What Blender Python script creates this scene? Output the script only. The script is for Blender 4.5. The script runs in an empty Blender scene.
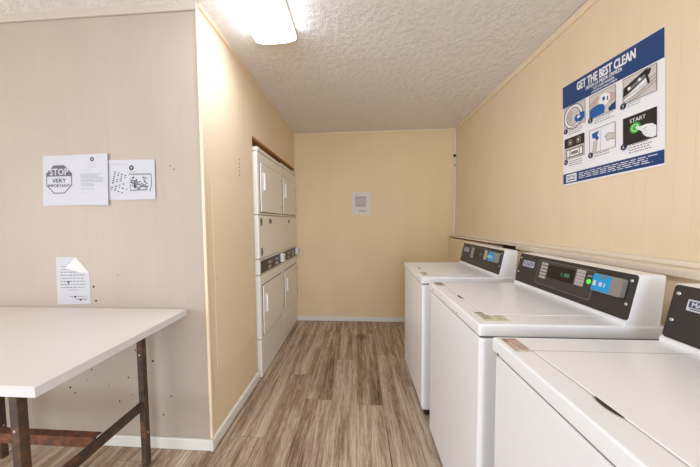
import bpy, bmesh, math, random
from mathutils import Vector, Matrix
R = math.radians
PI = math.pi
random.seed(7)
sc = bpy.context.scene
col = sc.collection

# ------------------------------------------------------------------ camera
cd = bpy.data.cameras.new('camera')
cam = bpy.data.objects.new('camera', cd)
col.objects.link(cam)
F_PX, YAW, PITCH, ROLL, HC = 274.1689, .071, -.053, .0092, 1.2707
cd.sensor_width = 36
cd.lens = F_PX * 36 / 700
cd.shift_x = (350 - 338.102) / 700
cd.shift_y = (236.397 - 233.5) / 700
cd.clip_start = .02
cam.matrix_world = (Matrix.Translation((0, 0, HC)) @ Matrix.Rotation(YAW, 4, 'Z')
                    @ Matrix.Rotation(PI / 2 + PITCH, 4, 'X') @ Matrix.Rotation(-ROLL, 4, 'Z'))
sc.camera = cam

# ------------------------------------------------------------------ light
w = bpy.data.worlds.new('world')
sc.world = w
w.use_nodes = True
w.node_tree.nodes['Background'].inputs[0].default_value = (.75, .87, 1, 1)
w.node_tree.nodes['Background'].inputs[1].default_value = 1.0
LAMP = 16.5                     # strength of the fluorescent lenses
LAMP_COL = (.91, 1.02, 1.26)


def area(name, loc, rot, sx, sy, energy, color):
    l = bpy.data.lights.new(name, 'AREA')
    l.shape = 'RECTANGLE'
    l.size, l.size_y, l.energy, l.color = sx, sy, energy, color
    o = bpy.data.objects.new(name, l)
    o.location, o.rotation_euler = loc, rot
    col.objects.link(o)
    return o


# daylight through the open entrance and the window behind the camera
area('entrance_daylight', (.3, -2.36, 1.15), (R(112), 0, 0), 1.3, 2.0, 48, (.89, 1.02, 1.28))  # unseen entrance, tilted up to brighten the ceiling
area('window_daylight', (-2.6, -2.3, 1.3), (R(100), 0, R(-40)), 1.3, 1.8, 14, (.7, .9, 1))
area('side_fill', (-3.2, -.95, 1.35), (0, R(-102), 0), 1.8, 2.6, 68, (.93, 1.02, 1.18))  # added fill from the left for the right wall and washer fronts
sc.view_settings.view_transform = 'Standard'
sc.view_settings.look = 'None'
sc.view_settings.gamma = 1
sc.view_settings.use_curve_mapping = False
sc.view_settings.exposure = .20


# ------------------------------------------------------------------ materials
def srgb(r, g, b):
    f = lambda c: (c / 255 / 12.92) if c / 255 <= .04045 else ((c / 255 + .055) / 1.055) ** 2.4
    return (f(r), f(g), f(b), 1)


def mat(name, color, rough=.5, metal=0, spec=.5, coat=0, emit=None, estr=0):
    m = bpy.data.materials.new(name)
    m.use_nodes = True
    b = m.node_tree.nodes['Principled BSDF']
    b.inputs['Base Color'].default_value = color
    b.inputs['Roughness'].default_value = rough
    b.inputs['Metallic'].default_value = metal
    b.inputs['Specular IOR Level'].default_value = spec
    b.inputs['Coat Weight'].default_value = coat
    b.inputs['Coat Roughness'].default_value = .1
    if emit:
        b.inputs['Emission Color'].default_value = emit
        b.inputs['Emission Strength'].default_value = estr
    return m


class NT:
    """small node-tree helper"""
    def __init__(s, m):
        s.t = m.node_tree
        s.b = s.t.nodes['Principled BSDF']

    def n(s, kind, **kw):
        x = s.t.nodes.new(kind)
        for k, v in kw.items():
            setattr(x, k, v)
        return x

    def put(s, x, sock, v):
        if hasattr(v, 'is_output'):
            s.t.links.new(v, x.inputs[sock])
        else:
            x.inputs[sock].default_value = v

    def math(s, op, a, b=0.0, c=0.0):
        x = s.n('ShaderNodeMath', operation=op)
        s.put(x, 0, a); s.put(x, 1, b); s.put(x, 2, c)
        return x.outputs[0]

    def noise(s, vec, scale, detail=3, rough=.5, dist=0):
        x = s.n('ShaderNodeTexNoise')
        if vec is not None:
            s.put(x, 'Vector', vec)
        s.put(x, 'Scale', scale); s.put(x, 'Detail', detail); s.put(x, 'Roughness', rough); s.put(x, 'Distortion', dist)
        return x.outputs['Fac']

    def ramp(s, fac, stops, interp='LINEAR'):
        x = s.n('ShaderNodeValToRGB')
        x.color_ramp.interpolation = interp
        e = x.color_ramp.elements
        while len(e) < len(stops):
            e.new(.5)
        for q, (p, c) in zip(e, stops):
            q.position = p
            q.color = c if len(c) == 4 else (*c, 1)
        s.put(x, 'Fac', fac)
        return x.outputs['Color']

    def mix(s, fac, a, b, mode='MIX'):
        x = s.n('ShaderNodeMix', data_type='RGBA', blend_type=mode)
        s.put(x, 0, fac); s.put(x, 6, a); s.put(x, 7, b)
        return x.outputs[2]

    def vmul(s, v, k):
        x = s.n('ShaderNodeVectorMath', operation='MULTIPLY')
        s.put(x, 0, v); s.put(x, 1, k)
        return x.outputs[0]

    def xyz(s):
        g = s.n('ShaderNodeNewGeometry')
        q = s.n('ShaderNodeSeparateXYZ')
        s.t.links.new(g.outputs['Position'], q.inputs[0])
        return g.outputs['Position'], q.outputs[0], q.outputs[1], q.outputs[2]

    def bump(s, h, strength, dist=.01):
        x = s.n('ShaderNodeBump')
        s.put(x, 'Height', h); s.put(x, 'Strength', strength); s.put(x, 'Distance', dist)
        s.t.links.new(x.outputs[0], s.b.inputs['Normal'])


def panel_mat(name, axis, base, phase=0.0, dirt=.35):
    m = mat(name, base, .55, spec=.35)
    t = NT(m)
    pos, x, y, z = t.xyz()
    c = (x, y)[axis]
    fr = t.math('FRACT', t.math('ADD', t.math('DIVIDE', c, .4064), phase))
    st = []
    for p in (.02, .17, .42, .55, .80):
        st += [(p - .008, (1, 1, 1)), (p, (0, 0, 0)), (p + .008, (1, 1, 1))]
    g = t.ramp(fr, st)
    n1 = t.noise(t.vmul(pos, (1, 1, .25)), 5, 4)
    n2 = t.noise(pos, 1.3, 2)
    lo = tuple(v * .90 for v in base[:3]) + (1,)
    hi = tuple(min(1, v * 1.05) for v in base[:3]) + (1,)
    c1 = t.mix(n1, lo, hi)
    c2 = t.mix(t.math('MULTIPLY', n2, dirt), c1, tuple(v * k for v, k in zip(base[:3], (.93, .87, .76))) + (1,))
    c3 = t.mix(g, tuple(v * k for v, k in zip(base[:3], (.95, .93, .90))) + (1,), c2)
    t.t.links.new(c3, t.b.inputs['Base Color'])
    t.bump(g, .16, .0025)
    return m


WALLC = srgb(239, 216, 182)
WALLN = srgb(184, 170, 155)     # behind the table: greyer, pinker, and darkened to offset the strong light there
M = {}
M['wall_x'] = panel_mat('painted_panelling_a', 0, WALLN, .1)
M['wall_y'] = panel_mat('painted_panelling_b', 1, WALLC, .35)
M['wall_back'] = panel_mat('painted_panelling_c', 0, srgb(238, 213, 170), .6)  # same paint as the side walls, warmer light put into the tint
M['wall_plain'] = mat('painted_board', WALLC, .5, spec=.35)
M['trim'] = mat('painted_trim', srgb(232, 218, 196), .45)
M['trim_n'] = mat('greyer_painted_trim', srgb(196, 182, 166), .45)  # toned down along with the darkened wall
M['white_trim'] = mat('white_baseboard', srgb(232, 228, 216), .4)
M['hole'] = mat('dark_hole', srgb(38, 28, 20), .9)
M['raw_wood'] = mat('raw_plywood', srgb(186, 128, 70), .7)
M['cavity'] = mat('dark_cavity', srgb(60, 44, 32), .9)
M['white'] = mat('white_enamel', srgb(240, 238, 236), .28, spec=.5, coat=.25)
M['dwhite'] = mat('cream_white_enamel', srgb(238, 231, 218), .35, spec=.5, coat=.15)
M['seal'] = mat('grey_seam', srgb(184, 182, 180), .6)
M['gap'] = mat('dark_seam', srgb(70, 66, 62), .8)
M['black'] = mat('black_plastic', srgb(30, 28, 28), .5)
M['fascia'] = mat('charcoal_fascia', srgb(52, 45, 41), .42)
M['fascia2'] = mat('charcoal_bezel', srgb(60, 53, 49), .5)
M['line'] = mat('grey_outline', srgb(120, 112, 106), .5)
M['lcd'] = mat('display_glass', srgb(24, 22, 20), .15)
M['lcd_on'] = mat('display_digits', srgb(90, 150, 120), .5, emit=srgb(70, 150, 115), estr=.18)
M['button'] = mat('pale_button', srgb(176, 168, 158), .5)
M['green'] = mat('green_light', srgb(90, 210, 80), .4, emit=srgb(70, 220, 60), estr=.5)
M['blue'] = mat('blue_label', srgb(20, 150, 205), .35)
M['silver'] = mat('brushed_silver', srgb(178, 172, 166), .35, metal=.7)
M['steel'] = mat('steel_screw', srgb(205, 203, 198), .3, metal=.5)
M['badge'] = mat('badge_silver', srgb(205, 205, 208), .35)
M['badge_blue'] = mat('badge_blue', srgb(52, 60, 92), .4)
M['paper'] = mat('white_paper', srgb(196, 194, 198), .7, spec=.2)
M['paper2'] = mat('cream_paper', srgb(226, 218, 208), .7, spec=.2)
M['paper_flap'] = mat('paper_flap_lit', srgb(226, 220, 214), .7, spec=.2)  # same paper, lightened so the raised flap looks lit
M['ink'] = mat('dark_ink', srgb(52, 50, 54), .7, spec=.2)
M['ink2'] = mat('grey_ink', srgb(104, 102, 106), .7, spec=.2)
M['ink3'] = mat('pale_grey_ink', srgb(150, 149, 153), .7, spec=.2)
M['p_white'] = mat('poster_white', srgb(244, 241, 240), .3, spec=.4)
M['p_blue'] = mat('poster_blue', srgb(38, 68, 118), .3, spec=.4)
M['p_mid'] = mat('poster_mid_blue', srgb(38, 96, 168), .3, spec=.4)
M['p_pic'] = mat('poster_picture_ground', srgb(214, 203, 194), .3, spec=.4)
M['p_pink'] = mat('poster_pink', srgb(206, 170, 158), .3, spec=.4)
M['p_dark'] = mat('poster_charcoal', srgb(48, 42, 40), .3, spec=.4)
M['p_grey'] = mat('poster_grey', srgb(132, 124, 120), .3, spec=.4)
M['p_green'] = mat('poster_green', srgb(70, 190, 60), .3, spec=.4)
M['sticker'] = mat('pale_sticker', srgb(214, 204, 190), .5)
M['sticker_y'] = mat('yellow_green_sticker', srgb(216, 212, 180), .5)
M['sticker_r'] = mat('red_print', srgb(176, 112, 98), .5)
M['sticker_g'] = mat('grey_print', srgb(128, 118, 104), .5)
M['table'] = mat('white_laminate', srgb(226, 216, 206), .35, spec=.45)
M['table_edge'] = mat('white_edge_band', srgb(216, 210, 206), .45)
M['lens'] = mat('lamp_lens', (1, 1, 1, 1), .4, emit=(*LAMP_COL, 1), estr=LAMP)
M['lamp_end'] = mat('lamp_end_plate', srgb(232, 222, 200), .4)


def rusty(name, stops):
    m = mat(name, srgb(70, 54, 44), .6, metal=.2)
    t = NT(m)
    pos, x, y, z = t.xyz()
    n = t.noise(pos, 22, 5, .65)
    n2 = t.noise(pos, 140, 3, .6)
    c = t.ramp(n, stops)
    c2 = t.mix(t.math('MULTIPLY', n2, .5), c, srgb(44, 34, 28))
    t.t.links.new(c2, t.b.inputs['Base Color'])
    t.bump(n2, .3, .002)
    return m


M['rust'] = rusty('rusty_painted_steel', [(.35, srgb(66, 59, 56)), (.54, srgb(88, 68, 54)), (.70, srgb(134, 88, 56))])
M['rust2'] = rusty('orange_rusted_steel', [(.35, srgb(78, 58, 48)), (.52, srgb(128, 78, 50)), (.68, srgb(172, 108, 70))])


def ceiling_mat():
    m = mat('stomped_ceiling', srgb(240, 232, 220), .85, spec=.2)
    t = NT(m)
    pos, x, y, z = t.xyz()
    a = t.noise(pos, 30, 5, .65, 2.6)
    b = t.noise(pos, 75, 3, .6, .8)
    v = t.n('ShaderNodeTexVoronoi', feature='SMOOTH_F1')
    t.put(v, 'Vector', pos); t.put(v, 'Scale', 26)
    h = t.math('ADD', t.math('MULTIPLY', a, 1.3), t.math('ADD', t.math('MULTIPLY', b, .6), v.outputs['Distance']))
    t.bump(h, .62, .014)
    c = t.ramp(a, [(.3, srgb(234, 226, 214)), (.65, srgb(246, 239, 229))])
    t.t.links.new(c, t.b.inputs['Base Color'])
    return m


M['ceiling'] = ceiling_mat()


def floor_mat():
    m = mat('vinyl_plank', srgb(128, 104, 86), .42, spec=.4)
    t = NT(m)
    pos, x, y, z = t.xyz()
    W, L = .182, 1.22
    xs = t.math('DIVIDE', t.math('ADD', x, .012), W)
    xi = t.math('FLOOR', xs)
    xf = t.math('FRACT', xs)
    wn = t.n('ShaderNodeTexWhiteNoise', noise_dimensions='1D')
    t.put(wn, 'W', xi)
    ys = t.math('DIVIDE', t.math('ADD', y, t.math('MULTIPLY', wn.outputs['Value'], 7.3)), L)
    yi = t.math('FLOOR', ys)
    yf = t.math('FRACT', ys)
    cid = t.n('ShaderNodeCombineXYZ')
    t.put(cid, 0, xi); t.put(cid, 1, yi)
    w2 = t.n('ShaderNodeTexWhiteNoise', noise_dimensions='2D')
    t.put(w2, 'Vector', cid.outputs[0])
    pid = w2.outputs['Value']
    q = t.n('ShaderNodeCombineXYZ')
    t.put(q, 0, x); t.put(q, 1, y); t.put(q, 2, t.math('MULTIPLY', pid, 37))
    broad = t.noise(t.vmul(q.outputs[0], (17, 1.1, 1)), 1, 4, .6, .5)
    fine = t.noise(t.vmul(q.outputs[0], (85, 4.0, 1)), 1, 7, .75, .6)
    hair = t.noise(t.vmul(q.outputs[0], (230, 14, 1)), 1, 4, .7)
    cross = t.noise(t.vmul(q.outputs[0], (20, 90, 1)), 1, 2, .6)
    mid = t.noise(t.vmul(q.outputs[0], (42, 2.0, 1)), 1, 5, .7, .8)
    v = t.math('ADD', t.math('MULTIPLY', broad, .44), t.math('ADD', t.math('MULTIPLY', fine, .36), t.math('ADD', t.math('MULTIPLY', mid, .36), t.math('MULTIPLY', hair, .34))))
    v = t.math('SUBTRACT', v, .155)
    v = t.math('ADD', v, t.math('MULTIPLY', t.math('SUBTRACT', pid, .5), .07))
    v = t.math('ADD', v, t.math('MULTIPLY', t.math('SUBTRACT', cross, .5), .05))
    c = t.ramp(v, [(.42, srgb(66, 50, 39)), (.50, srgb(122, 98, 78)), (.585, srgb(165, 140, 117)), (.70, srgb(206, 188, 165))])
    ex = t.math('LESS_THAN', t.math('MINIMUM', xf, t.math('SUBTRACT', 1.0, xf)), .008)
    ey = t.math('LESS_THAN', t.math('MINIMUM', yf, t.math('SUBTRACT', 1.0, yf)), .0012)
    e = t.math('MAXIMUM', ex, ey)
    c2 = t.mix(t.math('MULTIPLY', e, .55), c, srgb(62, 46, 36))
    # round water stain near the back wall
    d = t.math('SQRT', t.math('ADD', t.math('POWER', t.math('DIVIDE', t.math('SUBTRACT', x, .032), .085), 2.0),
                              t.math('POWER', t.math('DIVIDE', t.math('SUBTRACT', y, 2.97), .10), 2.0)))
    d = t.math('ADD', d, t.math('MULTIPLY', t.math('SUBTRACT', fine, .5), .6))
    sm = t.ramp(d, [(.55, (1, 1, 1)), (1.05, (0, 0, 0))])
    c3 = t.mix(t.math('MULTIPLY', sm, .55), c2, srgb(66, 48, 36))
    t.t.links.new(c3, t.b.inputs['Base Color'])
    t.bump(t.math('ADD', t.math('MULTIPLY', fine, .5), hair), .12, .002)
    return m


M['floor'] = floor_mat()


# ------------------------------------------------------------------ mesh helpers
class MB:
    """collects shapes for ONE mesh object, several materials allowed"""
    def __init__(s):
        s.v, s.f, s.m, s.sm, s.mats = [], [], [], [], []

    def mi(s, m):
        m = M[m] if isinstance(m, str) else m
        if m not in s.mats:
            s.mats.append(m)
        return s.mats.index(m)

    def add(s, verts, faces, m, smooth=False):
        k, i = len(s.v), s.mi(m)
        s.v += [tuple(v) for v in verts]
        for f in faces:
            s.f.append([k + a for a in f]); s.m.append(i); s.sm.append(smooth)

    def bm(s, b, m, smooth=False):
        b.verts.index_update()
        s.add([v.co for v in b.verts], [[v.index for v in f.verts] for f in b.faces], m, smooth)
        b.free()

    def box(s, x0, y0, z0, x1, y1, z1, m, bev=0, seg=2):
        b = bmesh.new()
        bmesh.ops.create_cube(b, size=1)
        for v in b.verts:
            v.co = Vector(((x0 + x1) / 2 + v.co.x * (x1 - x0), (y0 + y1) / 2 + v.co.y * (y1 - y0), (z0 + z1) / 2 + v.co.z * (z1 - z0)))
        if bev:
            bmesh.ops.bevel(b, geom=b.edges[:], offset=bev, segments=seg, profile=.5, affect='EDGES')
        s.bm(b, m, False)
        return s

    def prism(s, pts, depth, fn, m, smooth=False):
        """extrude 2-D polygon pts by depth; fn(u, v, d) -> 3-D"""
        n = len(pts)
        vs = [fn(u, v, 0) for u, v in pts] + [fn(u, v, depth) for u, v in pts]
        fs = [list(range(n)), list(range(2 * n - 1, n - 1, -1))]
        fs += [[i, i + n, (i + 1) % n + n, (i + 1) % n] for i in range(n)]
        s.add(vs, fs, m, smooth)
        return s

    def cyl(s, c, axis, r, h, m, n=20, r2=None):
        r2 = r if r2 is None else r2
        ax = Vector(axis).normalized()
        a = ax.orthogonal().normalized()
        b = ax.cross(a)
        c = Vector(c)
        vs = [c + (a * math.cos(2 * PI * i / n) + b * math.sin(2 * PI * i / n)) * r for i in range(n)]
        vs += [c + ax * h + (a * math.cos(2 * PI * i / n) + b * math.sin(2 * PI * i / n)) * r2 for i in range(n)]
        s.add(vs, [list(range(n))[::-1], list(range(n, 2 * n))] + [[i, (i + 1) % n, (i + 1) % n + n, i + n] for i in range(n)], m)
        return s

    def build(s, name, parent=None, label=None, loc=None, kind=None, recalc=True, angle=35):
        me = bpy.data.meshes.new(name)
        me.from_pydata(s.v, [], s.f)
        for q in s.mats:
            me.materials.append(q)
        for p, i, k in zip(me.polygons, s.m, s.sm):
            p.material_index = i
        me.update()
        if recalc:
            b = bmesh.new(); b.from_mesh(me)
            bmesh.ops.recalc_face_normals(b, faces=b.faces[:])
            b.to_mesh(me); b.free()
        o = bpy.data.objects.new(name, me)
        col.objects.link(o)
        if loc is not None:
            o.location = loc
        if parent:
            o.parent = parent
        if label:
            o['label'] = label
        if kind:
            o['kind'] = kind
        return o


def tag(o, label, cat, group=None):
    o['label'] = label
    o['category'] = cat
    if group:
        o['group'] = group
    return o


def thing(name, label, cat, loc, group=None):
    o = bpy.data.objects.new(name, None)
    o.location = loc
    o.empty_display_size = .1
    col.objects.link(o)
    return tag(o, label, cat, group)


_tc = {}


def text_geo(s):
    """flat glyph mesh of a string, normalised to cap height 1, starting at x = 0"""
    if s not in _tc:
        c = bpy.data.curves.new('t', 'FONT')
        c.body = s
        c.resolution_u = 2
        o = bpy.data.objects.new('t', c)
        col.objects.link(o)
        dg = bpy.context.evaluated_depsgraph_get()
        me = bpy.data.meshes.new_from_object(o.evaluated_get(dg))
        vs = [(v.co.x, v.co.y) for v in me.vertices]
        fs = [list(p.vertices) for p in me.polygons]
        bpy.data.objects.remove(o); bpy.data.curves.remove(c); bpy.data.meshes.remove(me)
        x0, x1 = min(v[0] for v in vs), max(v[0] for v in vs)
        cap = .729
        _tc[s] = ([((x - x0) / cap, y / cap) for x, y in vs], fs, (x1 - x0) / cap)
    return _tc[s]


class Sheet:
    """a flat or gently curved sheet: pt(u, v, off), u to the right, v DOWN from the top edge, 0..1"""
    def __init__(s, tl, tr, br, bl, nrm, bulge=None):
        s.c = [Vector(q) for q in (tl, tr, br, bl)]
        s.n = Vector(nrm).normalized()
        s.bulge = bulge or (lambda u, v: 0)
        s.w = ((s.c[1] - s.c[0]).length + (s.c[2] - s.c[3]).length) / 2
        s.h = ((s.c[3] - s.c[0]).length + (s.c[2] - s.c[1]).length) / 2

    def pt(s, u, v, off=0):
        a, b, c, d = s.c
        return a * (1 - u) * (1 - v) + b * u * (1 - v) + c * u * v + d * (1 - u) * v + s.n * (off + s.bulge(u, v))

    def base(s, mb, m, nu=12, nv=12, th=.0006, keep=None):
        vs = [s.pt(i / nu, j / nv, o) for o in (th, 0) for j in range(nv + 1) for i in range(nu + 1)]
        k = (nu + 1) * (nv + 1)
        ix = lambda i, j: j * (nu + 1) + i
        fs = []
        for j in range(nv):
            for i in range(nu):
                q = [ix(i, j), ix(i + 1, j), ix(i + 1, j + 1), ix(i, j + 1)]
                fs.append(q[::-1]); fs.append([a + k for a in q])
        for i in range(nu):
            for j in (0, nv):
                fs.append([ix(i, j), ix(i + 1, j), ix(i + 1, j) + k, ix(i, j) + k])
        for j in range(nv):
            for i in (0, nu):
                fs.append([ix(i, j), ix(i, j + 1), ix(i, j + 1) + k, ix(i, j) + k])
        mb.add(vs, fs, m, False)

    def rect(s, mb, u0, v0, u1, v1, m, off=.0009, n=1):
        for i in range(n):
            a, b = u0 + (u1 - u0) * i / n, u0 + (u1 - u0) * (i + 1) / n
            mb.add([s.pt(a, v0, off), s.pt(b, v0, off), s.pt(b, v1, off), s.pt(a, v1, off)], [[3, 2, 1, 0]], m)

    def poly(s, mb, pts, m, off=.0009):
        mb.add([s.pt(u, v, off) for u, v in pts], [list(range(len(pts)))], m)

    def disc(s, mb, u, v, r, m, off=.0009, n=20, a0=0, a1=2 * PI):
        """r in metres"""
        s.poly(mb, [(u + r / s.w * math.cos(a0 + (a1 - a0) * i / n), v + r / s.h * math.sin(a0 + (a1 - a0) * i / n)) for i in range(n)], m, off)

    def stroke(s, mb, pts, wid, m, off=.0011):
        for (a, b), (c, d) in zip(pts, pts[1:]):
            dx, dy = (c - a) * s.w, (d - b) * s.h
            L = math.hypot(dx, dy) or 1
            ox, oy = -dy / L * wid / 2 / s.w, dx / L * wid / 2 / s.h
            s.poly(mb, [(a + ox, b + oy), (c + ox, d + oy), (c - ox, d - oy), (a - ox, b - oy)], m, off)

    def frame(s, mb, u0, v0, u1, v1, wid, m, off=.0011):
        s.stroke(mb, [(u0, v0), (u1, v0), (u1, v1), (u0, v1), (u0, v0)], wid, m, off)

    def text(s, mb, txt, u, v, h, m, width=None, off=.0012, bold=0, centre=False):
        """baseline-left at (u, v); h = cap height as a share of the sheet height; width as a share of the sheet width"""
        vs, fs, L = text_geo(txt)
        kx = (width / L) if width else h * s.h / s.w
        u0 = u - (L * kx / 2 if centre else 0)
        for dx, dy in ([(0, 0)] if not bold else [(0, 0), (bold, 0), (0, bold), (bold, bold)]):
            mb.add([s.pt(u0 + x * kx + dx / s.w, v - y * h - dy / s.h, off + (dx + dy) * .02) for x, y in vs], [f[::-1] for f in fs], m)

    def lines(s, mb, u0, v0, u1, v1, n, m, rnd, ragged=.2, fill=.45, gap=.12, off=.0009):
        """n rows of tiny print drawn as broken bars"""
        st = (v1 - v0) / n
        for i in range(n):
            v = v0 + st * i
            end = u1 - (u1 - u0) * rnd.random() * ragged
            u = u0
            while u < end:
                l = rnd.uniform(.03, .09) * (u1 - u0) / .8
                s.rect(mb, u, v, min(u + l, end), v + st * fill, m, off)
                u += l + gap * .12
        return s


# ================================================================== SETTING
YL, YB, XL, XR = 1.4218, 3.46, -.821, 1.2035
XLB = -.79                     # the left wall where it meets the back wall
XOUT, YREAR = -3.3, -2.4
ZC = 2.404


def zc(x, y):                  # the ceiling sags a little towards the back
    return ZC - .025 * max(0, (y - YL)) / (YB - YL)


def struct(mb, name, parent=None):
    o = mb.build(name, parent)
    o['kind'] = 'structure'
    return o


b = MB(); b.box(XOUT - .1, YREAR - .1, -.06, XR + .12, YB + .12, 0, 'floor'); struct(b, 'floor')
b = MB()
pts = [(XOUT - .1, YREAR - .1), (XR + .15, YREAR - .1), (XR + .15, YL), (XR + .15, YB + .1), (XOUT - .1, YB + .1), (XOUT - .1, YL)]
vs = [(x, y, zc(x, y)) for x, y in pts] + [(x, y, ZC + .1) for x, y in pts]
b.add(vs, [[0, 1, 2, 5], [5, 2, 3, 4], [6, 7, 8, 11][::-1], [11, 8, 9, 10][::-1]] + [[i, (i + 1) % 6, (i + 1) % 6 + 6, i + 6] for i in range(6)], 'ceiling')
struct(b, 'ceiling')

# wall facing the camera behind the table
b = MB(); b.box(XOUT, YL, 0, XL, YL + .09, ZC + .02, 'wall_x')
rn = random.Random(3)
holes = [(-1.60, .60, 3), (-1.33, .62, 4), (-1.40, .53, 3), (-1.44, .505, 3), (-1.30, .40, 3), (-1.22, .36, 3), (-1.15, .50, 4), (-1.52, .44, 3), (-1.25, .56, 3),
         (-1.62, .56, 4), (-1.57, .49, 3), (-1.66, .33, 4), (-1.63, .30, 3), (-1.2, .26, 3), (-1.1, .19, 3), (-1.36, .26, 3), (-1.28, .30, 2), (-1.17, .43, 2),
         (-1.48, .92, 4), (-1.47, .84, 4), (-1.33, .985, 2), (-1.0, 1.58, 2), (-.98, 1.56, 2), (-1.68, 1.06, 2), (-1.05, .30, 3), (-1.55, .38, 2), (-1.42, .35, 2)]
for hx, hz, r in holes:
    b.cyl((hx, YL + .001, hz), (0, -1, 0), r * .0016, .0014, 'hole', 8)
struct(b, 'wall_near')

# left wall of the aisle with the opening for the dryers (slightly out of square)
def xl(y):
    return XL + (XLB - XL) * (y - YL) / (YB - YL)


def slab(b, y0, y1, z0, z1, m, th=.02, zt=None):
    zt = z1 if zt is None else zt
    vs = [(xl(y0), y0, z0), (xl(y1), y1, z0), (xl(y1), y1, zt), (xl(y0), y0, z1)]
    vs += [(x - th, y, z) for x, y, z in vs]
    b.add(vs, [[0, 1, 2, 3], [7, 6, 5, 4], [0, 4, 5, 1], [1, 5, 6, 2], [2, 6, 7, 3], [3, 7, 4, 0]], m)


OY0 = 2.105
b = MB()
slab(b, YL + .0005, OY0, 0, ZC + .02, 'wall_y')
slab(b, OY0, YB, 1.945, ZC + .02, 'wall_y', zt=ZC)
# let the opening rise slightly towards the back
struct(b, 'wall_left')
b = MB()
slab(b, OY0 - .0, YB, 1.928, 1.9445, 'raw_wood', .09)
b.box(XL - .8, OY0, 1.9446, XL - .03, YB, 1.955, 'cavity')
b.box(XL - .80, OY0, 0, XL - .78, YB, 1.955, 'cavity')
b.box(XL - .80, OY0 - .02, 0, XL - .021, OY0 - .002, 1.955, 'raw_wood')
struct(b, 'trim_1')
# back, right and unseen walls
b = MB(); b.box(XL - .9, YB, 0, XR + .1, YB + .1, ZC + .02, 'wall_back'); struct(b, 'wall_back')
XRB = 1.19


def xr(y):
    return XR + (XRB - XR) * (y - 1.4) / (YB - 1.4)


b = MB()
vs = [(xr(YREAR), YREAR, 0), (xr(YB), YB, 0), (xr(YB), YB, ZC + .02), (xr(YREAR), YREAR, ZC + .02)]
vs += [(XR + .1, y, z) for x, y, z in vs]
b.add(vs, [[0, 1, 2, 3], [7, 6, 5, 4], [0, 4, 5, 1], [1, 5, 6, 2], [2, 6, 7, 3], [3, 7, 4, 0]], 'wall_y')
struct(b, 'wall_right')
b = MB(); b.box(XOUT - .1, YREAR, 0, XOUT, YL + .09, ZC + .02, 'wall_y'); struct(b, 'wall_far_left')
b = MB()
x0, x1, a0, a1 = -.4, 1.0, -2.75, -1.45       # entrance and window behind the camera
Y0, Y1 = YREAR - .1, YREAR
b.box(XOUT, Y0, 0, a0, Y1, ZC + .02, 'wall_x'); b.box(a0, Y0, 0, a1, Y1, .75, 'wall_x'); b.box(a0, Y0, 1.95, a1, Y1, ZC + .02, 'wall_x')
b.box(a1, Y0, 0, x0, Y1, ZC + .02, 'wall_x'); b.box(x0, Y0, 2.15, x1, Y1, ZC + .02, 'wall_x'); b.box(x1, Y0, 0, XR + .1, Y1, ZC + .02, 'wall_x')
struct(b, 'wall_rear')
# boxed-out lower wall behind the washers, with the ledge board on top
XLOW = 1.128
LZ0, LZ1 = 1.066, 1.094
b = MB()
b.box(XLOW + .015, YREAR, 0, XR + .02, 2.02, LZ0, 'wall_plain')
b.box(XLOW - .012, 2.30, 0, XR + .02, YB, LZ0, 'wall_y')
b.box(XLOW + .015, 2.02, 0, XR + .02, 2.30, 1.045, 'wall_plain')
b.box(XLOW + .045, 2.02, 1.045, XR + .02, 2.30, LZ0, 'cavity')
struct(b, 'wall_lower_right')
b = MB()
b.box(XLOW - .012, YREAR, LZ0, XR + .02, 2.02, LZ1, 'trim', .003)
b.box(XLOW + .045, 2.02, LZ0, XR + .02, 2.30, LZ1 - .004, 'cavity')
b.box(XLOW - .008, 2.02, LZ1 - .008, XR + .02, 2.30, LZ1, 'trim')
b.box(XLOW - .016, 2.30, LZ0 + .016, XR + .02, YB - .03, LZ1, 'trim', .002)
b.box(XRB - .004, YREAR, LZ1, XR + .02, YB - .001, LZ1 + .022, 'trim', .004)
struct(b, 'trim_2')
# mouldings
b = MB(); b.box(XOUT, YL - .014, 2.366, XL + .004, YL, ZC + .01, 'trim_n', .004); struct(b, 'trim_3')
b = MB()
vs = []
for y in (YL, YB):
    for dx, z in ((0, ZC - .022), (.016, ZC - .022), (.016, ZC + .01), (0, ZC + .01)):
        vs.append((xl(y) + dx, y, z - (ZC - zc(0, y))))
b.add(vs, [[0, 1, 2, 3], [7, 6, 5, 4], [0, 4, 5, 1], [1, 5, 6, 2], [2, 6, 7, 3], [3, 7, 4, 0]], 'wall_plain')
struct(b, 'trim_4')
b = MB()
vs = []
for y in (YREAR, YB):
    for dx, z in ((0, ZC - .030), (-.014, ZC - .030), (-.014, ZC + .01), (0, ZC + .01)):
        vs.append((xr(y) + dx, y, z - (ZC - zc(0, y))))
b.add(vs, [[0, 1, 2, 3], [7, 6, 5, 4], [0, 4, 5, 1], [1, 5, 6, 2], [2, 6, 7, 3], [3, 7, 4, 0]], 'wall_plain')
struct(b, 'trim_5')
b = MB(); b.box(XLB, YB - .012, zc(0, YB) - .018, XRB, YB, ZC, 'wall_plain', .003); struct(b, 'trim_6')
b = MB(); b.box(XRB - .020, YB - .02, LZ1, XRB, YB, zc(0, YB), 'trim', .004)
b.cyl((XRB - .018, YB - .0205, 2.055), (-.3, -1, 0), .017, .002, 'hole', 12)
b.cyl((XRB - .012, YB - .0205, 1.94), (0, -1, 0), .008, .002, 'hole', 10)
struct(b, 'trim_7')
b = MB(); b.box(XL - .004, YL - .012, .068, XL + .012, YL + .004, 2.37, 'wall_plain', .003); struct(b, 'trim_8')
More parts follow.
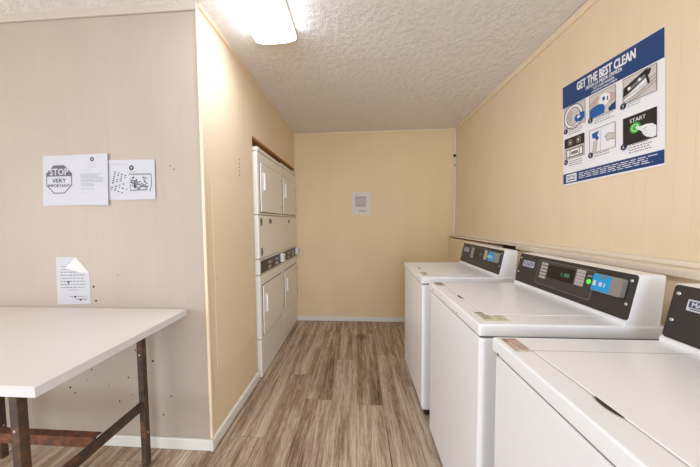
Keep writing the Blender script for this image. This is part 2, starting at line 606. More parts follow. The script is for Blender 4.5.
# skirting
b = MB(); b.box(XOUT, YL - .014, 0, XL + .001, YL, .064, 'white_trim', .004); struct(b, 'baseboard_near')
b = MB()
vs = []
for y in (YL - .014, OY0):
    for dx, z in ((0, 0), (.013, 0), (.013, .058), (.004, .066), (0, .066)):
        vs.append((xl(y) + dx, y, z))
b.add(vs, [[0, 1, 2, 3, 4], [9, 8, 7, 6, 5]] + [[i, (i + 1) % 5, (i + 1) % 5 + 5, i + 5] for i in range(5)], 'white_trim')
struct(b, 'baseboard_left')
b = MB(); b.box(XLB, YB - .014, 0, XLOW, YB, .056, 'white_trim', .004); struct(b, 'baseboard_back')

# ================================================================== CEILING LIGHTS
def ceiling_light(x0, x1, y0, y1, label):
    cx, cy = (x0 + x1) / 2, (y0 + y1) / 2
    z1 = zc(cx, cy) - .001
    t = thing('ceiling_light', label, 'ceiling light', (cx, cy, z1))
    w, l = (x1 - x0) / 2, (y1 - y0) / 2
    b = MB(); b.box(-w, -l + .004, -.030, w, l - .004, 0, 'lamp_end'); b.build('housing', t)
    prof = [(-w, -.030), (-w, -.046), (-w + .006, -.056), (-w * .6, -.067), (0, -.071), (w * .6, -.067), (w - .006, -.056), (w, -.046), (w, -.030)]
    b = MB(); b.prism(prof, 2 * l - .02, lambda u, v, d: (u, -l + .01 + d, v), 'lens'); b.build('diffuser', t, 'glowing white wraparound lens')
    for s in (-1, 1):
        prof2 = [(u * 1.012, v - .002 if v < -.032 else -.004) for u, v in prof]
        b = MB(); b.prism(prof2, .010, lambda u, v, d: (u, (l - .0095 + d) * s, v), 'lamp_end'); b.build('end_plate', t)
    return t


ceiling_light(-.602, -.357, 1.06, 1.667, 'white fluorescent ceiling light glowing above the aisle')

# ================================================================== TABLE
tx0, tx1, ty0, ty1, tz = -2.10, -.935, .7055, 1.417, .801
t = thing('work_table', 'white laminate folding table with rusty steel legs against the left wall', 'table', ((tx0 + tx1) / 2, (ty0 + ty1) / 2, 0))
ox, oy = (tx0 + tx1) / 2, (ty0 + ty1) / 2
b = MB(); b.box(tx0 - ox, ty0 - oy, tz - .0305, tx1 - ox, ty1 - oy, tz, 'table', .0015, 1); b.build('tabletop', t, 'white laminate top')
b = MB()
b.box(tx0 - ox - .002, ty0 - oy - .002, tz - .031, tx1 - ox + .002, ty0 - oy, tz - .002, 'table_edge')
b.box(tx1 - ox, ty0 - oy, tz - .031, tx1 - ox + .002, ty1 - oy, tz - .002, 'table_edge')
b.box(tx0 - ox - .002, ty0 - oy, tz - .031, tx0 - ox, ty1 - oy, tz - .002, 'table_edge')
b.build('edge_band', t)
lt = .03
for lx in (-1.1 - lt, -1.93 - lt):
    for ly in (.779, 1.29):
        b = MB()
        b.box(lx - ox, ly - oy, 0, lx + lt - ox, ly + lt - oy, tz - .0306, 'rust', .002, 1)
        o = b.build('leg', t, 'rusty brown square leg')
        for z in (.60,):
            MB().cyl((lx + lt / 2 - ox, ly - oy + .001, z), (0, -1, 0), .0045, .002, 'steel', 8).build('bolt', o)
        MB().cyl((lx + lt - ox - .001, ly + lt / 2 - oy, .18), (1, 0, 0), .004, .002, 'steel', 8).build('bolt', o)
    b = MB(); b.box(lx + .004 - ox, .80 - oy, .312, lx + lt - .004 - ox, 1.292 - oy, .352, 'rust', .002, 1); b.build('stretcher', t, 'rusty side rail between two legs')
b = MB(); b.box(-1.93 - ox, 1.045 - oy, .315, -1.1 - lt + .004 - ox, 1.055 - oy, .36, 'rust2')
b.box(-1.93 - ox, 1.0552 - oy, .354, -1.1 - lt + .004 - ox, 1.08 - oy, .36, 'rust2')
b.build('crossbar', t, 'orange rusted angle iron cross rail')

# ================================================================== PAPERS ON THE LEFT WALL
rr = random.Random(11)
NW = (0, -1, 0)
YW = YL - .0006


def emblem(s, b, u, v, r):
    s.disc(b, u, v, r, 'ink', .0010)
    k = r * .55
    du, dv = k / s.w, k / s.h
    s.poly(b, [(u - du, v - dv * .8), (u - du * .3, v - dv * .8), (u, v + dv * .2), (u + du * .3, v - dv * .8), (u + du, v - dv * .8), (u + du * .1, v + dv), (u - du * .1, v + dv)][::-1], 'paper', .0014)


# stop sign sheet
s = Sheet((-1.737, YW, 1.650), (-1.545, YW, 1.649), (-1.552, YW, 1.376), (-1.751, YW, 1.374), NW,
          lambda u, v: .0015 * v)
b = MB(); s.base(b, 'paper')
cx, cy, r = .50, .475, .084
oc = lambda k: [(cx + r * k / s.w * math.cos(PI / 8 + i * PI / 4), cy + r * k / s.h * math.sin(PI / 8 + i * PI / 4)) for i in range(8)]
s.poly(b, oc(1.0), 'ink2', .0010)
s.poly(b, oc(.93), 'paper', .0013)
o8 = oc(.93)
vm = cy - r * .20 / s.h
top = [p for p in o8 if p[1] < vm]
ul, ur = min(p[0] for p in o8), max(p[0] for p in o8)
top = sorted(top, key=lambda p: p[0])
s.poly(b, [(ul, vm)] + top + [(ur, vm)], 'ink2', .0016)
s.text(b, 'STOP', cx, vm - .022, .135, 'paper', .56, .0020, .0016, True)
s.text(b, 'VERY', cx, vm + .125, .080, 'ink', .42, .0017, .0010, True)
s.text(b, 'IMPORTANT!', cx, vm + .215, .060, 'ink', .66, .0017, .0006, True)
tag(b.build('paper_notice', recalc=False), 'white paper with an octagonal STOP VERY IMPORTANT sign taped to left wall', 'notice', 'papers taped to the left wall')
# letter page
s = Sheet((-1.551, YW - .0030, 1.651), (-1.347, YW - .0030, 1.652), (-1.357, YW - .0030, 1.374), (-1.558, YW - .0045, 1.377), NW,
          lambda u, v: .005 * u)
b = MB(); s.base(b, 'paper')
emblem(s, b, .55, .10, .0115)
s.lines(b, .42, .20, .72, .215, 1, 'ink3', rr)
s.lines(b, .42, .245, .68, .262, 1, 'ink2', rr)
s.lines(b, .20, .30, .62, .32, 1, 'ink3', rr)
s.lines(b, .20, .38, .92, .56, 7, 'ink3', rr, .3)
s.lines(b, .20, .57, .90, .64, 3, 'ink3', rr, .5)
s.lines(b, .20, .67, .60, .70, 1, 'ink3', rr)
s.lines(b, .22, .76, .42, .785, 1, 'ink3', rr)
tag(b.build('paper_notice', recalc=False), 'white printed letter with round black emblem, overlapping the STOP sheet', 'notice', 'papers taped to the left wall')
# site map
s = Sheet((-1.362, YW - .001, 1.618), (-1.084, YW - .001, 1.614), (-1.088, YW - .001, 1.402), (-1.362, YW - .001, 1.402), NW,
          lambda u, v: .003 * u)
b = MB(); s.base(b, 'paper')
emblem(s, b, .52, .20, .0135)
s.lines(b, .10, .10, .44, .13, 1, 'ink3', rr); s.lines(b, .42, .30, .66, .32, 1, 'ink2', rr)
ang = R(18)
for i in range(4):
    for j in range(9):
        if rr.random() < .8:
            a, c = (i - 1.5) * .075, (j - 4) * .045
            u = .235 + a * math.cos(ang) - c * math.sin(ang) * .8
            v = .56 + a * math.sin(ang) * 1.3 + c * math.cos(ang) * 1.25
            k = rr.uniform(.013, .024)
            s.poly(b, [(u - k, v - .010), (u + k, v - .018), (u + k, v + .012), (u - k, v + .020)], rr.choice(['ink', 'ink2', 'ink2']))
for i in range(85):
    u, v = rr.uniform(.51, .84), rr.uniform(.43, .73)
    if abs(u - .68) > .06 or v > .52:
        k = rr.uniform(.008, .022)
        s.poly(b, [(u - k, v - .010), (u + k, v - .014), (u + k, v + .012), (u - k, v + .016)], rr.choice(['ink', 'ink2', 'ink2']))
for u in [.50 + .035 * i for i in range(10)]:
    s.rect(b, u, .755 + (u - .5) * -.05, u + .022, .785 + (u - .5) * -.05, 'ink')
for v in [.46 + .05 * i for i in range(7)]:
    s.rect(b, .475, v, .49, v + .03, 'ink')
s.stroke(b, [(.46, .36), (.92, .36), (.93, .62), (.89, .80)], .0045, 'ink2')
s.stroke(b, [(.55, .38), (.90, .38)], .0015, 'ink3')
s.disc(b, .40, .74, .004, 'ink2')
tag(b.build('paper_notice', recalc=False), 'white landscape sheet printed with a site plan, right of the letter', 'notice', 'papers taped to the left wall')
# folded notice above the table
s = Sheet((-1.697, YW, 1.087), (-1.500, YW, 1.087), (-1.502, YW, .823), (-1.704, YW, .816), NW)
b = MB()
fu, fv = .62, .345       # the fold runs from (fu, 0) to (1, fv)
nn = 10
edge = [(0, 0), (fu, 0), (1, fv), (1, 1), (0, 1)]
vs = [s.pt(u, v, .0006) for u, v in edge] + [s.pt(u, v, 0) for u, v in edge]
b.add(vs, [[4, 3, 2, 1, 0], [5, 6, 7, 8, 9]] + [[i, (i + 1) % 5, (i + 1) % 5 + 5, i + 5] for i in range(5)], 'paper')
# corner folded forward: reflected across the fold, lifting off
flap = [(fu, 0, .001), (1, fv, .001), (.80, .315, .016), (.43, .215, .026)]
vs = [s.pt(u, v, o) for u, v, o in flap] + [s.pt(u, v, o + .0006) for u, v, o in flap]
b.add(vs, [[0, 1, 2, 3], [7, 6, 5, 4], [0, 4, 5, 1], [1, 5, 6, 2], [2, 6, 7, 3], [3, 7, 4, 0]], 'paper_flap')
s.lines(b, .16, .19, .36, .22, 1, 'ink2', rr)
s.lines(b, .18, .25, .50, .28, 1, 'ink2', rr)
s.lines(b, .12, .31, .90, .70, 6, 'ink2', rr, .12, .24, .25)
s.lines(b, .36, .69, .70, .72, 1, 'ink2', rr)
s.lines(b, .38, .83, .90, .86, 1, 'ink2', rr); s.lines(b, .60, .89, .92, .93, 1, 'ink', rr)
s.disc(b, .36, .53, .008, 'ink2'); s.disc(b, .55, .845, .006, 'ink'); s.disc(b, .70, .91, .006, 'ink')
tag(b.build('paper_notice', recalc=False), 'white paper notice with folded-down corner just above the table', 'notice', 'papers taped to the left wall')
# back wall notice
s = Sheet((-.068, YB - .0006, 1.642), (.158, YB - .0006, 1.640), (.158, YB - .0006, 1.360), (-.068, YB - .0006, 1.361), NW)
b = MB(); s.base(b, 'paper2')
s.lines(b, .18, .10, .50, .14, 1, 'ink2', rr); s.lines(b, .18, .19, .85, .68, 10, 'ink2', rr, .15, .5); s.lines(b, .38, .80, .84, .90, 2, 'ink2', rr)
tag(b.build('paper_notice', recalc=False), 'small white printed page pinned alone on the back wall', 'notice')

# cover panel screwed to the left wall
y0, y1 = 1.504, 2.065
b = MB()
vs = []
for th in (0, .002):
    for y, z in ((y0, .389), (y1, .388), (y1, 1.542), (y0, 1.530)):
        vs.append((xl(y) + .0004 + th, y, z))
b.add(vs, [[0, 1, 2, 3], [7, 6, 5, 4], [0, 4, 5, 1], [1, 5, 6, 2], [2, 6, 7, 3], [3, 7, 4, 0]], 'wall_plain')
for y, z in ((y0 + .02, 1.51), (y1 - .02, 1.52), (y0 + .02, .41), (y1 - .02, .41), (y0 + .02, .95)):
    b.cyl((xl(y) + .0022, y, z), (1, 0, 0), .004, .001, 'seal', 8)
tag(b.build('cover_panel'), 'painted cream rectangular cover panel screwed to wall left of the dryers', 'wall panel')
b = MB()
for i in range(5):
    z = 1.70 - i * .026
    b.box(xl(1.87) - .001, 1.862 + .006 * (i % 2), z, xl(1.87) + .0012, 1.872 + .006 * (i % 2), z + .013, 'sticker_g')
o = b.build('pencil_mark', bpy.data.objects['wall_left'])
o['kind'] = 'structure'

# ================================================================== POSTER
def poster():
    X = XR - .002
    tl, tr, br, bl = [(xr(y) - .002, y, z) for y, z in ((1.733, 2.039), (1.200, 2.023), (1.174, 1.481), (1.701, 1.467))]
    s = Sheet(tl, tr, br, bl, (-1, 0, 0))
    b = MB(); s.base(b, 'p_white', 4, 4, .0006)
    q = random.Random(5)
    e = .0014
    s.rect(b, .003, .003, .997, .222, 'p_blue', e)
    s.rect(b, .003, .885, .997, .985, 'p_blue', e)
    s.text(b, 'GET THE BEST CLEAN', .195, .112, .078, 'p_white', .59, .0020, .0030)
    s.text(b, 'OBTEN LA MEJOR LIMPIEZA', .305, .152, .032, 'p_white', .37, .0020, .0008)
    s.text(b, 'TOP LOAD WASHER', .385, .183, .020, 'p_white', .22, .0020, .0006)
    s.text(b, 'LAVADORA DE CARGA SUPERIOR', .370, .210, .017, 'p_white', .26, .0020, .0004)
    pics = {1: (.025, .232, .297, .440), 2: (.347, .237, .616, .443), 3: (.684, .235, .946, .438), 4: (.028, .540, .285, .745), 5: (.347, .547, .613, .760), 6: (.684, .556, .946, .777)}
    for k, (u0, v0, u1, v1) in pics.items():
        s.rect(b, u0, v0, u1, v1, {6: 'p_dark', 4: 'p_pic', 2: 'p_pic'}.get(k, 'p_pic'), e)
        s.frame(b, u0, v0, u1, v1, .002, 'p_dark', e + .001)
        P = lambda a, c: (u0 + (u1 - u0) * a, v0 + (v1 - v0) * c)
        W_, H_ = (u1 - u0) * s.w, (v1 - v0) * s.h
        z = e + .0004
        if k == 1:
            for r_, m_ in ((.47, 'p_grey'), (.43, 'p_white'), (.34, 'p_grey'), (.31, 'p_pic')):
                s.disc(b, *P(.45, .52), r_ * W_, m_, z, 28); z += .0003
            for a in range(7):
                t_ = 2.2 + a * .35
                s.stroke(b, [P(.45 + .10 * math.cos(t_), .5 + .12 * math.sin(t_)), P(.45 + .28 * math.cos(t_), .5 + .32 * math.sin(t_))], .003, 'p_grey', z)
            s.poly(b, [P(.52, .62), P(.62, .50), P(.72, .58), P(.80, .46), P(.97, .52), P(.97, .78), P(.84, .88), P(.62, .86), P(.54, .76)], 'p_mid', z + .0003)
            s.poly(b, [P(.64, .62), P(.76, .58), P(.80, .68), P(.68, .72)], 'p_white', z + .0006)
        elif k == 2:
            s.poly(b, [P(0, .35), P(.3, .12), P(.45, .2), P(.25, .5), P(.05, .62)], 'p_pink', z)
            s.poly(b, [P(.55, .1), P(1, .3), P(1, .55), P(.8, .62), P(.6, .35)], 'p_pink', z)
            s.poly(b, [P(.36, .44), P(.44, .16), P(.62, .12), P(.80, .26), P(.82, .50), P(.62, .66)], 'p_white', z + .0003)
            s.poly(b, [P(.52, .30), P(.60, .24), P(.63, .40), P(.55, .46)], 'p_mid', z + .0006)
            s.poly(b, [P(.70, .32), P(.74, .30), P(.74, .48), P(.70, .50)], 'p_dark', z + .0006)
            s.poly(b, [P(.02, .66), P(.14, .54), P(.36, .50), P(.56, .56), P(.62, .74), P(.58, .96), P(.02, .99)], 'p_mid', z + .0006)
            s.poly(b, [P(.74, .84), P(.86, .74), P(.99, .68), P(.99, .98), P(.78, .98)], 'p_blue', z + .0006)
            s.stroke(b, [P(0, .62), P(.2, .55), P(.36, .5)], .002, 'p_dark', z + .0008)
        elif k == 3:
            s.poly(b, [P(0, .72), P(.28, .60), P(.80, .26), P(.86, .08), P(.70, .02), P(.02, .36)][::-1], 'p_dark', z)
            s.poly(b, [P(.14, .46), P(.68, .18), P(.70, .30), P(.18, .58)], 'p_grey', z + .0003)
            s.disc(b, *P(.20, .46), .05 * W_, 'p_white', z + .0006); s.disc(b, *P(.52, .30), .05 * W_, 'p_white', z + .0006)
            s.poly(b, [P(.02, .86), P(.26, .62), P(.74, .34), P(.80, .52), P(.40, .76), P(.10, .94)], 'p_white', z + .0003)
            s.poly(b, [P(.66, .10), P(.72, .08), P(.82, .56), P(.76, .62)], 'p_dark', z + .0009)
            for c in (.66, .80, .92):
                s.stroke(b, [P(.02, c + .12), P(.5, c - .02), P(.99, c - .30)], .0018, 'p_dark', z + .0009)
            s.stroke(b, [P(.72, 0), P(.72, .14)], .0015, 'p_dark', z + .0009)
        elif k == 4:
            s.rect(b, *P(0, 0), *P(1, .46), 'p_dark', z)
            for c in (.30, .72):
                s.disc(b, *P(c, .22), .13 * W_, 'p_grey', z + .0003); s.disc(b, *P(c, .22), .075 * W_, 'p_dark', z + .0006)
                s.disc(b, *P(c, .22), .04 * W_, 'p_white', z + .0009)
            s.rect(b, *P(.08, .54), *P(.94, .94), 'p_dark', z)
            s.rect(b, *P(.12, .58), *P(.90, .90), 'p_white', z + .0003)
            s.rect(b, *P(.26, .58), *P(.30, .90), 'p_grey', z + .0006); s.rect(b, *P(.74, .58), *P(.78, .90), 'p_grey', z + .0006)
            s.rect(b, *P(.34, .68), *P(.70, .82), 'p_grey', z + .0006)
        elif k == 5:
            s.rect(b, *P(.01, .01), *P(.99, .99), 'p_white', z)
            s.poly(b, [P(.10, .16), P(.40, .12), P(.32, .30), P(.40, .42), P(.30, .52), P(.22, .38), P(.12, .36)], 'p_mid', z + .0004)
            s.poly(b, [P(.18, .48), P(.32, .52), P(.26, .98), P(.12, .98)], 'p_pic', z + .0004)
            s.stroke(b, [P(.18, .48), P(.12, .98)], .002, 'p_grey', z + .0007); s.stroke(b, [P(.32, .52), P(.26, .98)], .002, 'p_grey', z + .0007)
            s.stroke(b, [P(.48, .03), P(.44, .97)], .0015, 'p_grey', z + .0007)
            s.poly(b, [P(.62, .46), P(.74, .36), P(.98, .44), P(.98, .66), P(.84, .62), P(.70, .66), P(.68, .56)], 'p_pic', z + .0004)
            s.stroke(b, [P(.62, .46), P(.74, .36), P(.98, .44)], .002, 'p_dark', z + .0007)
            s.stroke(b, [P(.62, .46), P(.68, .56), P(.70, .66), P(.84, .62), P(.98, .68)], .002, 'p_dark', z + .0007)
        else:
            s.text(b, 'START', *P(.22, .24), .030, 'p_white', .125, z + .0004, .0004)
            s.disc(b, *P(.38, .46), .17 * W_, 'p_green', z, 24); s.disc(b, *P(.38, .46), .11 * W_, 'p_white', z + .0003); s.disc(b, *P(.38, .46), .09 * W_, 'p_green', z + .0006)
            s.poly(b, [P(.42, .42), P(.54, .48), P(.70, .46), P(.88, .50), P(.995, .62), P(.995, .96), P(.88, .98), P(.72, .90), P(.62, .78), P(.58, .66), P(.46, .54), P(.40, .48)], 'p_white', z + .0009)
            for c in (.60, .70, .80):
                s.stroke(b, [P(.60, c), P(.74, c - .02)], .0015, 'p_grey', z + .0012)
    num = {1: (.047, .462), 2: (.359, .455), 3: (.686, .452), 4: (.047, .772), 5: (.359, .772), 6: (.690, .785)}
    for k, (u, v) in num.items():
        s.disc(b, u, v, .0145, 'p_blue', e + .002); s.disc(b, u, v, .0115, 'p_dark', e + .0024)
        s.text(b, str(k), u, v + .014, .028, 'p_white', None, e + .003, 0, True)
        uu = u + .04
        n = {3: 2, 5: 2, 6: 4}.get(k, 3)
        ww = {3: .10}.get(k, .20)
        s.lines(b, uu, v - .004, uu + ww, v - .004 + .020 * n, n, 'p_grey', q, .25, .36, .05, .0012)
    s.rect(b, .045, .897, .185, .972, 'p_white', e + .0004)
    s.text(b, 'MAYTAG', .115, .935, .026, 'p_blue', .11, e + .001, .0006, True)
    s.rect(b, .06, .948, .17, .958, 'p_blue', e + .001)
    s.lines(b, .215, .905, .955, .968, 4, 'p_white', q, .12, .36, .12, .0019)
    tag(b.build('instruction_poster', recalc=False), 'large blue and white washing instructions poster on the right wall', 'poster')


poster()

# ================================================================== STACKED DRYERS
def dryer(y0, ztop, label, locks):
    W = .664
    XF = -.78
    t = thing('stacked_dryer', label, 'dryer', (XF - .36, y0 + W / 2, 0), 'stacked dryers in the wall opening')
    ox, oy = .36, W / 2

    def bx(b, x0, u0, z0, x1, u1, z1, m, bev=0, seg=2):     # u from the near side
        b.box(x0 + ox, u0 - oy, z0, x1 + ox, u1 - oy, z1, m, bev, seg)
    g = .0015
    b = MB(); bx(b, -.70, .006, .03, -.046, W - .006, ztop - .03, 'dwhite'); bx(b, -.60, .03, 0, -.06, W - .03, .03, 'black'); b.build('cabinet', t)
    b = MB(); bx(b, -.05, g, .006, 0, W - g, .318, 'dwhite', .007); b.build('kick_panel', t)

    def front(z0, z1, zd0, zd1):
        b = MB(); bx(b, -.05, g, z0, 0, W - g, z1, 'dwhite', .007); b.build('front_panel', t)
        b = MB()
        bx(b, -.004, .040, zd0 - .006, .0008, W - .042, zd1 + .006, 'gap')
        bx(b, .0, .046, zd0, .012, W - .048, zd1, 'dwhite', .006)
        d = b.build('door', t)
        b = MB()
        zh = zd0 + (zd1 - zd0) * .42
        bx(b, .012, .085, zh, .016, .118, zh + .16, 'dwhite', .0015, 1)
        bx(b, .016, .095, zh + .008, .030, .107, zh + .152, 'white', .004)
        b.build('handle', d, 'white vertical pull handle')
        for zz in (zd0 + .05, zd1 - .09):
            b = MB(); bx(b, .002, W - .046, zz, .013, W - .036, zz + .045, 'seal', .002, 1); b.build('hinge', d)
    front(.322, .842, .345, .755)
    b = MB(); bx(b, -.05, g, .846, 0, W - g, .972, 'dwhite', .007); b.build('control_section', t)
    b = MB(); bx(b, -.002, .028, .858, .005, W - .010, .960, 'fascia', .002, 1); cp = b.build('control_panel', t, 'black control strip')
    for k, u in enumerate((.20, .40)):
        for zz in (.885, .925):
            b = MB(); bx(b, .004, u, zz - .011, .008, u + .07, zz + .011, 'button', .001, 1); b.build('button', cp)
        b = MB(); bx(b, .004, u + .085, .905, .007, u + .13, .945, 'line', .001, 1); b.build('display', cp)
    b = MB(); bx(b, .004, .455, .872, .009, .480, .895, 'steel', .002, 1); b.build('selector', cp)
    b = MB(); bx(b, .002, .575, .872, .040, .635, .957, 'white', .006); bx(b, .040, .602, .90, .0415, .607, .94, 'gap'); b.build('coin_box', t, 'white coin slide box')
    b = MB(); bx(b, -.05, g, .976, 0, W - g, 1.330, 'dwhite', .007); lp = b.build('lint_panel', t)
    for zz in ((1.00, 1.245) if locks else ()):
        b = MB(); bx(b, -.001, .040, zz, .003, .075, zz + .065, 'line', .001, 1); bx(b, .003, .050, zz + .018, .006, .066, zz + .045, 'hole', .001, 1); b.build('lock', lp)
    b = MB(); bx(b, -.001, .26, 1.262, .0015, .33, 1.30, 'line'); b.build('rating_label', lp)
    front(1.334, ztop - .034, 1.356, 1.752)
    b = MB(); bx(b, -.05, g, ztop - .030, .004, W - g, ztop, 'dwhite', .007); b.build('top_cap', t)
    return t


dryer(2.121, 1.868, 'white stacked double dryer nearest the cover panel', True)
dryer(2.7865, 1.882, 'white stacked double dryer in the corner against the back wall', False)


# ================================================================== WASHERS
def washer(y0, zt, label, stickers, xf=.41):
    W = .653
    XC = .30
    t = thing('top_load_washer', label, 'washing machine', (xf + XC, y0 + W / 2, 0), 'top load washers along the right wall')
    ox, oy = XC, W / 2

    def bx(b, x0, u0, z0, x1, u1, z1, m, bev=0, seg=2):      # x from the front edge, u from the near side
        b.box(x0 - ox, u0 - oy, z0, x1 - ox, u1 - oy, z1, m, bev, seg)
        return b
    dz = zt - .92
    bx(MB(), .006, .004, .045, .575, W - .004, .873 + dz, 'white', .012, 3).build('cabinet', t)
    bx(MB(), .003, .012, .06, .02, W - .012, .870 + dz, 'white', .006, 3).build('front_panel', t)
    for u in (.05, W - .05):
        for x in (.05, .52):
            MB().cyl((x - ox, u - oy, 0), (0, 0, 1), .022, .046, 'black', 16).build('foot', t, 'black levelling foot')
    bx(MB(), .004, .006, .872 + dz, .575, W - .006, .878 + dz, 'gap').build('seam', t)
    bx(MB(), -.003, .001, .877 + dz, .59, W - .001, zt, 'white', .006, 3).build('deck', t)
    # lid with its grey gap and hand notch
    b = MB()
    bx(b, .0570, .0890, zt - .002, .4615, W - .0890, zt + .0006, 'seal')
    bx(b, .060, .093, zt - .004, .458, W - .093, zt + .0022, 'white', .003, 3)
    lid = b.build('lid', t, 'white lid')
    b = MB()
    pr = []
    for i in range(13):
        a = -1 + 2 * i / 12
        pr.append((.0580 - .0075 * (1 - a * a) ** .8, a * .030))
    pr += [(.061, .030), (.061, -.030)]
    b.prism(pr, .0012, lambda u, v, d: (u - ox, v + .01, zt + .0002 + d), 'black')
    b.prism([(x - .002 if x < .06 else x, y * 1.12) for x, y in pr], .0006, lambda u, v, d: (u - ox, v + .01, zt + .0002 + d), 'seal')
    b.build('hand_notch', lid, 'dark finger notch')
    # console
    cz = zt
    prof = [(.462, cz), (.462, cz + .012), (.470, cz + .018), (.500, cz + .165), (.508, cz + .168), (.572, cz + .168), (.577, cz + .162), (.566, cz)]
    b = MB(); b.prism(prof, W - .012, lambda u, v, d: (u - ox, d - oy + .006, v), 'white'); con = b.build('console', t, 'white wedge shaped control housing')
    # fascia frame: u runs from the far end to the near end, v up the slope
    c0 = Vector((.4695 - ox, W - .008 - oy, cz + .016)); c1 = Vector((.4695 - ox, .008 - oy, cz + .016))
    up = Vector((.031, 0, .150)); nr = Vector((-.150, 0, .031)).normalized()
    FW, FH = (c1 - c0).length, up.length
    fs = lambda u, v, d: c0 + (c1 - c0) * u + up * v + nr * d

    def quad(b, u0, v0, u1, v1, d0, d1, m, rad=0.0):
        """rounded plate on the slope; rad in metres"""
        if rad <= 0:
            pts = [(u0, v0), (u1, v0), (u1, v1), (u0, v1)]
        else:
            ru, rv = rad / FW, rad / FH
            pts = []
            for cu, cv, a0 in ((u1 - ru, v0 + rv, -90), (u1 - ru, v1 - rv, 0), (u0 + ru, v1 - rv, 90), (u0 + ru, v0 + rv, 180)):
                for k in range(5):
                    a = R(a0 + 90 * k / 4)
                    pts.append((cu + ru * math.cos(a), cv + rv * math.sin(a)))
        b.prism(pts, d1 - d0, lambda u, v, d: fs(u, v, d0 + d), m)
        return b
    fa = quad(MB(), 0, 0, 1, 1, -.004, .004, 'fascia', .010).build('control_panel', t, 'charcoal control panel')
    for u, v in ((.975, .86), (.975, .34), (.02, .84), (.02, .34)):
        MB().cyl(fs(u, v, .0038), nr, .0052, .002, 'steel', 12, .004).build('screw', fa)
    # name badge
    b = quad(MB(), .062, .58, .200, .78, .0035, .0055, 'badge', .003)
    quad(b, .068, .64, .135, .755, .0050, .0058, 'badge_blue')
    quad(b, .135, .64, .194, .755, .0050, .0058, 'badge_blue')
    S = Sheet(fs(0, 1, 0), fs(1, 1, 0), fs(1, 0, 0), fs(0, 0, 0), nr)
    S.text(b, 'MAYTAG', .131, 1 - .655, .085, 'badge', .105, .0062, .0009, True)
    S.rect(b, .075, 1 - .625, .187, 1 - .605, 'badge_blue', .0059)
    b.build('badge', fa, 'small silver and blue name badge')
    # bezel, display, buttons
    b = quad(MB(), .250, .15, .760, .905, .0035, .0046, 'line', .008)
    quad(b, .254, .165, .756, .89, .0036, .0051, 'fascia2', .007)
    b.build('bezel', fa)
    b = quad(MB(), .368, .43, .612, .81, .0048, .0058, 'lcd', .002)
    S.text(b, '1.00', .54, 1 - .56, .11, 'lcd_on', .07, .0062, .0003, True)
    b.build('display', fa, 'dark display with green digits')
    for u0, n in ((.290, 5), (.627, 5)):
        for i in range(n):
            v = .35 + .105 * i + (.09 if u0 > .5 else 0) * (1 - i / 5)
            quad(MB(), u0, v, u0 + .068, v + .075, .0048, .0068, 'button', .0015).build('button', fa)
    MB().cyl(fs(.728, .61, .0045), nr, .0105, .003, 'green', 20, .009).build('start_button', fa, 'round green lit button')
    b = MB(); quad(b, .712, .74, .745, .765, .0048, .0054, 'button'); b.build('start_label', fa)
    # card reader
    b = quad(MB(), .782, .44, .962, .86, .0035, .022, 'silver', .006)
    quad(b, .778, .43, .966, .87, .0035, .0065, 'black', .006)
    cr = b.build('card_reader', t, 'silver card reader with bright blue face')
    b = quad(MB(), .785, .455, .896, .845, .0215, .0235, 'blue', .003)
    quad(b, .791, .56, .811, .69, .0235, .0240, 'badge')
    for r0 in (.010, .006):
        cu, cv = .856, .62
        pts = [(cu + r0 / FW * math.cos(R(a)), cv + r0 / FH * math.sin(R(a))) for a in range(-60, 61, 15)]
        pts += [(cu + (r0 - .0022) / FW * math.cos(R(a)), cv + (r0 - .0022) / FH * math.sin(R(a))) for a in range(60, -61, -15)]
        b.prism(pts, .0005, lambda u, v, d: fs(u, v, .0235 + d), 'badge')
    quad(b, .832, .57, .850, .67, .0235, .0240, 'badge')
    quad(b, .822, .77, .870, .81, .0235, .0240, 'sticker_g')
    b.build('card_label', cr, 'blue face with white contactless symbol')
    # key locks in the front of the deck
    for u, z_, r_ in stickers.get('locks', ()):
        b = MB(); b.cyl((-.003 - ox, u - oy, z_), (-1, 0, 0), r_, .002, 'seal', 14); b.cyl((-.004 - ox, u - oy, z_), (-1, 0, 0), r_ * .7, .0015, 'hole', 14)
        b.build('lock', t)
    for (x0, u0, x1, u1, kind) in stickers.get('labels', ()):
        S2 = Sheet((x0 - ox, u1 - oy, zt), (x0 - ox, u0 - oy, zt), (x1 - ox, u0 - oy, zt), (x1 - ox, u1 - oy, zt), (0, 0, 1))
        q = random.Random(int(u0 * 1000) + 5)
        b = MB()
        if kind == 'red':
            S2.base(b, 'sticker', 2, 2, .0004)
            S2.rect(b, .04, .06, .30, .30, 'sticker_g', .0007); S2.rect(b, .04, .34, .14, .9, 'sticker_r', .0007)
            S2.lines(b, .18, .36, .96, .94, 6, 'sticker_r', q, .2, .6, .3); S2.lines(b, .34, .08, .96, .30, 2, 'sticker_r', q, .2, .6, .3)
        elif kind == 'yellow':
            S2.base(b, 'sticker_y', 2, 2, .0004)
            S2.rect(b, .0, .0, .16, 1, 'sticker_g', .0007)
            S2.lines(b, .22, .08, .9, .45, 3, 'sticker_g', q, .2, .7, .3); S2.lines(b, .22, .6, .95, .94, 3, 'sticker_g', q, .2, .35, .3)
        else:
            S2.base(b, 'sticker', 2, 2, .0004)
            S2.lines(b, .06, .1, .95, .95, 5, 'sticker_g', q, .1, .75, .2)
        b.build('warning_label', t, {'red': 'pale warning label with red print', 'yellow': 'yellow-green warning label', 'grey': 'grey printed label'}[kind])
    return t


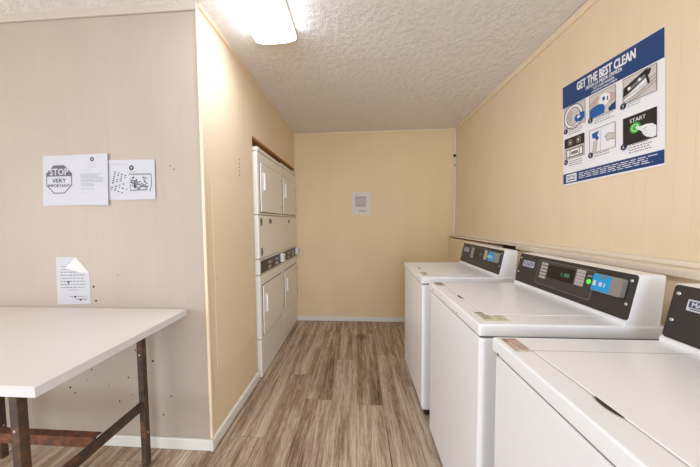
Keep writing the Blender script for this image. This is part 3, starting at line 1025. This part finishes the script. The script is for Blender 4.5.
washer(.196, .918, 'nearest white top load washer at right edge of the picture', {'locks': [(.612, .880, .0055)], 'labels': [(.012, .553, .060, .640, 'red')]})
washer(.937, .922, 'middle white top load washer, below the instruction poster', {'locks': [(.557, .902, .003), (.206, .892, .003)], 'labels': [(.030, .030, .120, .125, 'yellow'), (.016, .56, .064, .645, 'grey')]})
washer(1.745, .917, 'farthest white top load washer, nearest the back wall', {'locks': [(.10, .899, .004)], 'labels': [(.022, .06, .110, .165, 'yellow'), ]}, .405)
